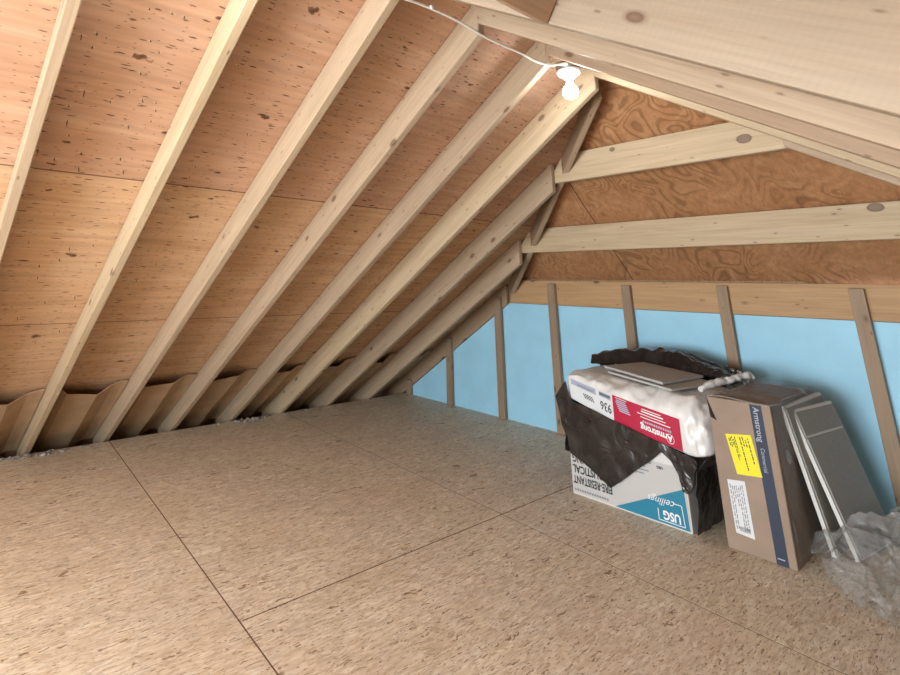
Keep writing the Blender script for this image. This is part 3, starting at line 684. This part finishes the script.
for i in range(nx_+1):
    x = X_L + (X_R-X_L)*i/nx_
    sec = pk_section(x); ring = []
    for j in range(len(sec)):
        (y, z), (y2, z2) = sec[j], sec[(j+1) % len(sec)]
        for t in (0, 0.5):
            yy, zz = y+(y2-y)*t, z+(z2-z)*t
            wv = 0.0
            zb, zt = pk_band(x)
            if not (yy < 2.85 and zz < zt+0.004 and x < -1.255):
                q = Vector((x*0.5, yy, zz)); ridge = 1-abs(nz(q, 13, 2))*3
                wv = 0.009*ridge + 0.007*(1-abs(nz((x*0.6, yy*1.4, zz), 30, 1))*3) + 0.004*nz((x, yy, zz), 60, 1)
                if x > -1.255: wv += 0.008*(1-abs(nz((x*2, yy, zz*0.5), 22, 7))*3)
            if yy > 2.95 and zz > 0.5: wv *= 0.35
            ring.append(bm.verts.new((x + (0.6*wv if x > -1.25 else 0), yy + (wv*-0.5 if yy < 2.95 else 0), zz + wv*(1 if zz > 0.5 else 0.2))))
    rings.append(ring)
for a, b_ in zip(rings[:-1], rings[1:]):
    n_ = len(a)
    for j in range(n_): bm.faces.new((a[j], a[(j+1) % n_], b_[(j+1) % n_], b_[j]))
for ring, sx in ((rings[0], -1), (rings[-1], 1)):
    c = sum((v.co for v in ring), Vector())/len(ring); prev = ring
    for k, (s_, dx) in enumerate(((0.75, 0.014), (0.4, 0.020))):
        cur = [bm.verts.new(c + (v.co-c)*s_ + Vector((sx*dx + 0.006*nz(v.co, 30, k), 0, 0))) for v in ring]
        for j in range(len(ring)): bm.faces.new((prev[j], prev[(j+1) % len(ring)], cur[(j+1) % len(ring)], cur[j]))
        prev = cur
    cv = bm.verts.new(c + Vector((sx*0.022, 0, 0)))
    for j in range(len(ring)): bm.faces.new((prev[j], prev[(j+1) % len(ring)], cv))
pack = from_bm('wrapped_tile_pack', bm, 'pack', smooth=True)
tag(pack, 'white film wrapped pack with a red upside down label, on top of the stack', 'package')
ss = pack.modifiers.new('s', 'SUBSURF'); ss.levels = ss.render_levels = 1
def pkfn(off=0.002, curved=True):
    def f(u, v):                     # u = world x, v = 0 at the band's bottom, 1 at its top
        zb, zt = pk_band(u); return Vector((u, pk_y(u)-off, zb+(zt-zb)*v))
    return f
H_ = 0.118                            # band height in metres, for lettering
def pkflip(x0, v0, off): return lambda x, y: pkfn(off)(x0-x, v0-y/H_)
bm = bmesh.new(); add_rect(bm, pkfn(0.0015), -1.597, 0.0, -1.270, 1.0, 0, 24, 2); tag(from_bm('red_label', bm, 'red', pack), 'bright red label')
bm = bmesh.new(); add_rect(bm, pkfn(0.0012), -1.845, 0.0, -1.600, 1.0, 0, 18, 2); add_rect(bm, pkfn(0.002), -1.672, 0.74, -1.606, 0.94, 1, 6, 1); add_rect(bm, pkfn(0.002), -1.84, 0.70, -1.69, 0.95, 1, 10, 1)
tag(from_bm('grey_label', bm, ['paper', 'inkpale'], pack), 'pale grey end of the printed band')
bm = bmesh.new()
add_text(bm, 'Armstrong', pkflip(-1.312, 0.36, 0.0028), 0.036, 0, bold=0.0013, xs=0.92)
fnp = pkfn(0.0028)
for k in range(20):                   # ring round the first letter
    a0, a1 = k*math.pi/10, (k+1)*math.pi/10
    pts = [(-1.322+r_*math.cos(a), 0.245+r_/H_*math.sin(a)) for r_, a in ((0.0185, a0), (0.0185, a1), (0.0165, a1), (0.0165, a0))]
    bm.faces.new([bm.verts.new(fnp(*p)) for p in pts])
for x0, x1, v0, t in ((-1.455, -1.315, 0.60, 0.030), (-1.47, -1.335, 0.70, 0.028), (-1.45, -1.345, 0.79, 0.045), (-1.445, -1.355, 0.88, 0.03), (-1.58, -1.52, 0.93, 0.02)):
    add_rect(bm, fnp, x0, v0, x1, v0+t, 0, 10, 1)
for k in range(13): add_rect(bm, fnp, -1.447+k*0.0105, 0.445, -1.447+k*0.0105+0.0075, 0.515, 1)
for k in range(6):
    h = 0.006*k; add_rect(bm, fnp, -1.580+0.004*abs(k-1), 0.84-k*0.07, -1.527+0.004*k, 0.84-k*0.07+0.045, 2, 4, 1)
from_bm('label_lettering', bm, ['inkwhite', 'inkpale', 'inkpale'], pack)
bm = bmesh.new()
add_text(bm, '936', pkflip(-1.606, 0.56, 0.0028), 0.056, 0, bold=0.0006, xs=0.75)
tag(from_bm('black_lettering', bm, 'ink', pack), 'black upside down figures on the grey end'); bm = bmesh.new()
for k in range(3):
    for j in range(5): add_rect(bm, fnp, -1.76+j*0.012-k*0.004, 0.34+0.07*k, -1.752+j*0.012-k*0.004, 0.39+0.07*k, 0)
from_bm('small_print', bm, ['ink', 'inkgrey'], pack); bm = bmesh.new()
for k in range(10): add_rect(bm, pkfn(0.003), -1.668+k*0.006, 0.80, -1.664+k*0.006, 0.90, 0)
from_bm('small_print', bm, ['ink', 'inkgrey'], pack); bm = bmesh.new()
for k in range(16): add_rect(bm, pkfn(0.003), -1.80+k*0.006, 0.76, -1.796+k*0.006, 0.84, 1)
from_bm('small_print', bm, ['ink', 'inkgrey'], pack)

# grey offcuts of tile lying on the pack
def tile_slab(name, pts, th, label, cat, group, m0='tile_pale', up=Vector((0, 0, 1))):
    bm = bmesh.new(); a = [bm.verts.new(p) for p in pts]; b_ = [bm.verts.new(Vector(p)-up*th) for p in pts]; n_ = len(pts)
    f = bm.faces.new(a); f.material_index = 0; bm.faces.new(list(reversed(b_))).material_index = 1
    for i in range(n_): bm.faces.new((a[i], b_[i], b_[(i+1) % n_], a[(i+1) % n_])).material_index = 0 if m0 == 'tile_pale' else 1
    o = from_bm(name, bm, [m0, 'tile_edge']); return tag(o, label, cat, group)
tile_slab('tile_offcut', [(-1.70, 2.99, 0.6155), (-1.30, 2.86, 0.596), (-1.245, 3.26, 0.594), (-1.60, 3.36, 0.611)], 0.010, 'lower grey tile offcut on the white pack, sticking out to the right', 'ceiling tile', 'grey tile offcuts on the pack')
tile_slab('tile_offcut', [(-1.750, 3.045, 0.634), (-1.355, 2.895, 0.616), (-1.320, 3.30, 0.614), (-1.690, 3.40, 0.631)], 0.012, 'upper grey tile offcut lying on top of the white pack', 'ceiling tile', 'grey tile offcuts on the pack')

# ------------------------------------------------------------------ black plastic bag round the stack
bag = empty('black_plastic_bag', (-1.57, 3.13, 0), 'torn shiny black plastic bag draped over and behind the stacked packages', 'bag')
def bfn(ysurf):
    return lambda x, z, h: Vector((x, ysurf - 0.008 - h, z))
front = [(-1.842, 0.462), (-1.868, 0.56), (-1.905, 0.515), (-1.938, 0.470), (-1.920, 0.405), (-1.905, 0.33), (-1.872, 0.27), (-1.868, 0.20), (-1.80, 0.175), (-1.750, 0.150), (-1.648, 0.089), (-1.59, 0.130), (-1.500, 0.208), (-1.42, 0.268), (-1.365, 0.316),
         (-1.30, 0.325), (-1.295, 0.340), (-1.38, 0.356), (-1.49, 0.383), (-1.60, 0.408), (-1.70, 0.434), (-1.78, 0.452)]
crumple('drape', front, lambda x, z, h: Vector((x, (2.818 if z < 0.33 else 2.818) - h*0.7, z)), 'black', bag, cuts=9, amp=0.010, scale=5, seed=2)
right = [(-1.365, 0.316), (-1.325, 0.285), (-1.300, 0.235), (-1.288, 0.172), (-1.262, 0.166), (-1.235, 0.22), (-1.205, 0.305), (-1.215, 0.318), (-1.29, 0.335)]
crumple('torn_flap', right, lambda x, z, h: Vector((x, 2.820 - h*0.6, z)), 'black', bag, cuts=7, amp=0.010, scale=12, seed=8)
side = [(2.826, 0.010), (2.90, 0.004), (3.05, 0.003), (3.25, 0.004), (3.45, 0.01), (3.47, 0.50), (3.30, 0.56), (3.10, 0.46), (2.95, 0.33), (2.82, 0.325), (2.80, 0.18), (2.822, 0.15)]
crumple('side_sheet', side, lambda y, z, h: Vector((-1.256 + 0.05*min(1, z/0.3) + 0.048*max(0.0, min(1.0, (z-0.27)/0.08)) + h*0.4, y, z)), 'black', bag, cuts=8, amp=0.014, scale=9, seed=5)
lside = [(2.83, 0.20), (3.0, 0.15), (3.44, 0.05), (3.47, 0.55), (3.3, 0.60), (3.0, 0.50), (2.83, 0.47)]
crumple('side_sheet', lside, lambda y, z, h: Vector((-1.905 - h, y, z)), 'black', bag, cuts=7, amp=0.016, scale=8, seed=15)
# the bundle still inside the bag, between the carton and the pack
bm = bmesh.new(); pr = []
for i in range(9):
    x = -1.885 + 0.60*i/8; zb, _ = pk_band(x); zt_ = max(zb-0.018, 0.322)
    pr.append([bm.verts.new((x, y, z)) for y, z in ((2.850, 0.315), (3.43, 0.315), (3.43, zt_), (2.850, zt_))])
for a, b_ in zip(pr[:-1], pr[1:]):
    for j in range(4): bm.faces.new((a[j], a[(j+1) % 4], b_[(j+1) % 4], b_[j]))
bm.faces.new(pr[0]); bm.faces.new(list(reversed(pr[-1])))
from_bm('bundle', bm, 'black', bag)
topo = [(-1.885, 3.13), (-1.80, 3.16), (-1.77, 3.30), (-1.68, 3.42), (-1.55, 3.41), (-1.38, 3.36), (-1.22, 3.34), (-1.16, 3.35), (-1.15, 3.41), (-1.2, 3.50), (-1.5, 3.53), (-1.8, 3.52), (-1.92, 3.40), (-1.91, 3.2)]
def topz(x, y, h):
    t = (x+1.92)/0.82; hump = 0.080*max(0.0, math.sin(max(0, min(1, 0.10+t*0.98))*math.pi))**0.7 * (1-0.35*max(0, t-0.4))
    yf = 3.13 + 0.285*max(0.0, min(1.0, (x+1.885)/0.20)) - 0.12*max(0.0, min(1.0, (x+1.6)/0.4)); k = max(0.0, min(1.0, (y-yf)/0.07)); k = k*k*(3-2*k)
    return Vector((x, y, 0.622 - 0.035*t + hump*k + abs(h)*(0.4+0.9*k)))
crumple('crumpled_top', topo, topz, 'black', bag, cuts=9, amp=0.020, scale=8, seed=21)
back = [(-1.93, 0.02), (-1.24, 0.02), (-1.16, 0.63), (-1.5, 0.70), (-1.93, 0.66)]
crumple('back_sheet', back, lambda x, z, h: Vector((x, 3.50 + h*0.8, z)), 'black', bag, cuts=7, amp=0.02, scale=8, seed=31)
# white twisted tail of the pack's film
tail = tube('film_tail', [(-1.22, 3.00, 0.595), (-1.185, 3.08, 0.615), (-1.15, 3.18, 0.625), (-1.115, 3.28, 0.640), (-1.10, 3.34, 0.64)], 0.016, 'pack', pack)
for v in tail.data.vertices:
    v.co += Vector((nz(v.co, 30, 1), nz(v.co, 30, 2), nz(v.co, 30, 3)))*0.014

# ------------------------------------------------------------------ brown carton on edge
cx0, cx1, cy0, cy1, ch = -1.130, -0.881, 2.830, 3.440, 0.596
bc = empty('brown_carton', ((cx0+cx1)/2, (cy0+cy1)/2, 0), 'tall brown cardboard carton with a navy stripe and yellow label', 'carton')
box('carton_body', (cx0, cy0, 0.001), (cx1, cy1, ch), 'cardboard', bc, 0.005)
F1 = lambda off: plane_fn((0, cy0-off, 0), (1, 0, 0), (0, 0, 1))
bm = bmesh.new()
f = bm.faces.new([bm.verts.new(F1(0.0012)(*p)) for p in ((-0.952, 0.004), (-0.909, 0.004), (-0.914, ch-0.005), (-0.959, ch-0.005))])
tag(from_bm('navy_stripe', bm, 'navy', bc), 'dark navy printed stripe')
def down(x0, z0, off=0.0024): return lambda x, y: Vector((x0+y, cy0-off, z0-x))
bm = bmesh.new(); add_text(bm, 'Armstrong', down(-0.946, 0.582), 0.031, 0, bold=0.0004, xs=0.98); from_bm('stripe_lettering', bm, 'inkpale', bc); bm = bmesh.new(); add_text(bm, 'Commercial', down(-0.942, 0.425), 0.022, 0, xs=0.85); from_bm('stripe_lettering', bm, 'inkpale', bc); bm = bmesh.new()
add_rect(bm, F1(0.0024), -0.946, 0.024, -0.920, 0.028, 0)
from_bm('stripe_mark', bm, 'inkpale', bc)
bm = bmesh.new(); bm.faces.new([bm.verts.new(F1(0.0014)(*p)) for p in ((-1.049, 0.300), (-0.953, 0.310), (-0.972, 0.467), (-1.073, 0.452))])
yl = tag(from_bm('yellow_label', bm, 'yellow', bc), 'bright yellow label')
rr = random.Random(5); bm = bmesh.new()
def printed(bm, corner, eu, ev, rows, ncol, h, fill=0.75, mi=0):
    for r_ in range(rows):
        v0 = (r_+0.25)/rows; k = rr.uniform(0, 0.1)
        while k < 1-0.05:
            L_ = rr.uniform(0.03, 0.14)*fill; k2 = min(k+L_, 0.97)
            a = [(k, v0), (k2, v0), (k2, v0+h/rows), (k, v0+h/rows)]
            bm.faces.new([bm.verts.new(Vector((corner[0]+eu[0]*s+ev[0]*t, cy0-0.0026, corner[1]+eu[1]*s+ev[1]*t))) for s, t in a]).material_index = mi
            k = k2 + rr.uniform(0.012, 0.04)
            if rr.random() < 0.12: break
printed(bm, (-1.065, 0.447), (0.022, -0.145), (0.030, 0.006), 5, 3, 0.5)
printed(bm, (-1.022, 0.452), (0.018, -0.140), (0.040, 0.006), 4, 3, 0.4)
from_bm('label_print', bm, 'ink', yl)
bm = bmesh.new(); bm.faces.new([bm.verts.new(F1(0.0014)(*p)) for p in ((-1.088, 0.071), (-1.018, 0.066), (-1.024, 0.278), (-1.093, 0.270))])
wl = tag(from_bm('white_label', bm, 'paper', bc), 'white shipping label')
bm = bmesh.new(); printed(bm, (-1.088, 0.260), (0.004, -0.18), (0.055, 0.004), 7, 3, 0.45)
for k in range(9): bm.faces.new([bm.verts.new(F1(0.0026)(*p)) for p in ((-1.070+k*0.0045, 0.082), (-1.0675+k*0.0045, 0.082), (-1.0675+k*0.0045, 0.100), (-1.070+k*0.0045, 0.100))])
from_bm('label_print', bm, 'inkgrey', wl)
# tape/print bars on the carton's top
bm = bmesh.new()
for k in range(4): add_rect(bm, plane_fn((0, 0, ch+0.001), (1, 0, 0), (0, 1, 0)), -1.03+k*0.032, 3.13, -1.012+k*0.032, 3.36)
tag(from_bm('printed_bars', bm, 'inkgrey', bc), 'grey printed bars on the top')
# torn corner, front top left
bm = bmesh.new(); bm.faces.new([bm.verts.new(F1(0.0016)(*p)) for p in ((-1.131, 0.592), (-1.100, 0.500), (-1.124, 0.512))])
tag(from_bm('hand_hole', bm, 'gap', bc), 'dark torn hole at the corner')
# stretch film round top and right side
bm = bmesh.new(); ncl = 34
def filmpt(s, t):                    # s along the section: over the top then down the right side; t along y
    y = cy0 - 0.004 + (cy1-cy0+0.02)*t; w_ = 0.006*(1-abs(nz((s*3, t*3, 0), 3.0, 3))*3) + 0.004*nz((s*9, t*9, 0), 3, 4)
    if s < 0.30: return Vector((cx0+0.004 + (cx1-cx0-0.004)*s/0.30, y, ch + 0.010 + w_ + 0.010*math.sin(s/0.30*math.pi)))
    return Vector((cx1 + 0.006 + abs(w_)*0.8, y, ch + 0.004 - (ch-0.03)*(s-0.30)/0.70))
G = [[bm.verts.new(filmpt(i/ncl, j/24)) for j in range(25)] for i in range(ncl+1)]
for i in range(ncl):
    for j in range(24): bm.faces.new((G[i][j], G[i+1][j], G[i+1][j+1], G[i][j+1]))
tag(from_bm('stretch_film', bm, 'wrap', bc, smooth=True), 'clear stretch film over the top and right side')
tag(tube('film_edge', [(cx0+0.0, cy0-0.004, ch+0.004), (-1.05, cy0-0.006, ch+0.010), (-0.97, cy0-0.006, ch+0.004), (cx1, cy0-0.004, ch+0.003), (cx1+0.004, 3.0, ch+0.008), (cx1+0.003, 3.2, ch+0.004)], 0.0035, 'clear', bc, 6), 'rolled whitish film edge')

# ------------------------------------------------------------------ grey ceiling tiles leaning on the carton
def lean_tile(bl, br, tl, tr, th, label, groove=None):
    bl, br, tl, tr = map(Vector, (bl, br, tl, tr)); nrm = (br-bl).cross(tl-bl).normalized()
    if nrm.x < 0: nrm = -nrm
    o_ = bl; ux = (br-bl); uz = (tl-bl)
    t = empty('ceiling_tile', bl, label, 'ceiling tile', 'grey ceiling tiles leaning on the carton')
    def P(u, v, d): return bl*(1-u)*(1-v) + br*u*(1-v) + tl*(1-u)*v + tr*u*v - nrm*d
    ins = 0.012/ux.length; iv = 0.012/uz.length
    bm = bmesh.new()
    bk = [bm.verts.new(P(u, v, th)) for u, v in ((0, 0), (1, 0), (1, 1), (0, 1))]; fr = [bm.verts.new(P(u, v, 0.004)) for u, v in ((0, 0), (1, 0), (1, 1), (0, 1))]
    bm.faces.new(bk); bm.faces.new(fr)
    for i in range(4): bm.faces.new((bk[i], bk[(i+1) % 4], fr[(i+1) % 4], fr[i]))
    o = from_bm('core', bm, 'tile_edge'); adopt(o, t)
    spans = [(iv*0.3, 1-iv)] if not groove else [(iv*0.3, groove-iv*0.4), (groove+iv*0.4, 1-iv)]
    for a, b_ in spans:
        bm = bmesh.new(); us = (ins, 1-ins*0.3)
        f0 = [bm.verts.new(P(u, v, 0.0035)) for u, v in ((us[0], a), (us[1], a), (us[1], b_), (us[0], b_))]
        f1 = [bm.verts.new(P(u, v, 0.0)) for u, v in ((us[0]+ins*.2, a+iv*.2), (us[1], a+iv*.2), (us[1], b_-iv*.2), (us[0]+ins*.2, b_-iv*.2))]
        bm.faces.new(f0); bm.faces.new(f1)
        for i in range(4): bm.faces.new((f0[i], f0[(i+1) % 4], f1[(i+1) % 4], f1[i]))
        o = from_bm('face', bm, 'tile'); adopt(o, t)
        tag(o, 'grey fissured face')
    return t
lean_tile((-0.732, 3.085, 0.018), (-0.677, 3.465, 0.018), (-0.862, 3.055, 0.556), (-0.805, 3.45, 0.556), 0.019, 'front grey ceiling tile leaning on the brown carton, crossed by a pale groove', 0.80)
lean_tile((-0.800, 3.05, 0.018), (-0.750, 3.47, 0.018), (-0.871, 2.975, 0.578), (-0.845, 3.46, 0.585), 0.019, 'back grey ceiling tile leaning on the brown carton behind the front one')

# ------------------------------------------------------------------ clear plastic sheet round the tiles' feet
pl_ = [(-0.845, 3.02), (-0.835, 2.86), (-0.76, 2.76), (-0.66, 2.68), (-0.56, 2.64), (-0.42, 2.62), (-0.34, 2.80), (-0.32, 3.10), (-0.40, 3.38), (-0.52, 3.52), (-0.66, 3.54), (-0.66, 3.30), (-0.70, 3.06), (-0.80, 3.03)]
def clr(x, y, h):
    d = max(0.0, 1 - abs(y-3.0)/0.30)*max(0.0, 1-abs(x+0.66)/0.26)
    r_ = max(0.0, 1-((x+0.46)/0.20)**2)*max(0.0, 1-((y-3.30)/0.30)**2)
    return Vector((x, y, 0.012 + max(0.0, 0.20*d**0.7 + 0.22*r_ + h*(1.1+0.7*max(d, r_)))))
ps = crumple('plastic_sheet', pl_, clr, 'clear', None, cuts=9, amp=0.032, scale=8.5, thick=0.0015, seed=41)
tag(ps, 'crumpled clear plastic sheet on the floor around the feet of the grey tiles', 'plastic sheet')
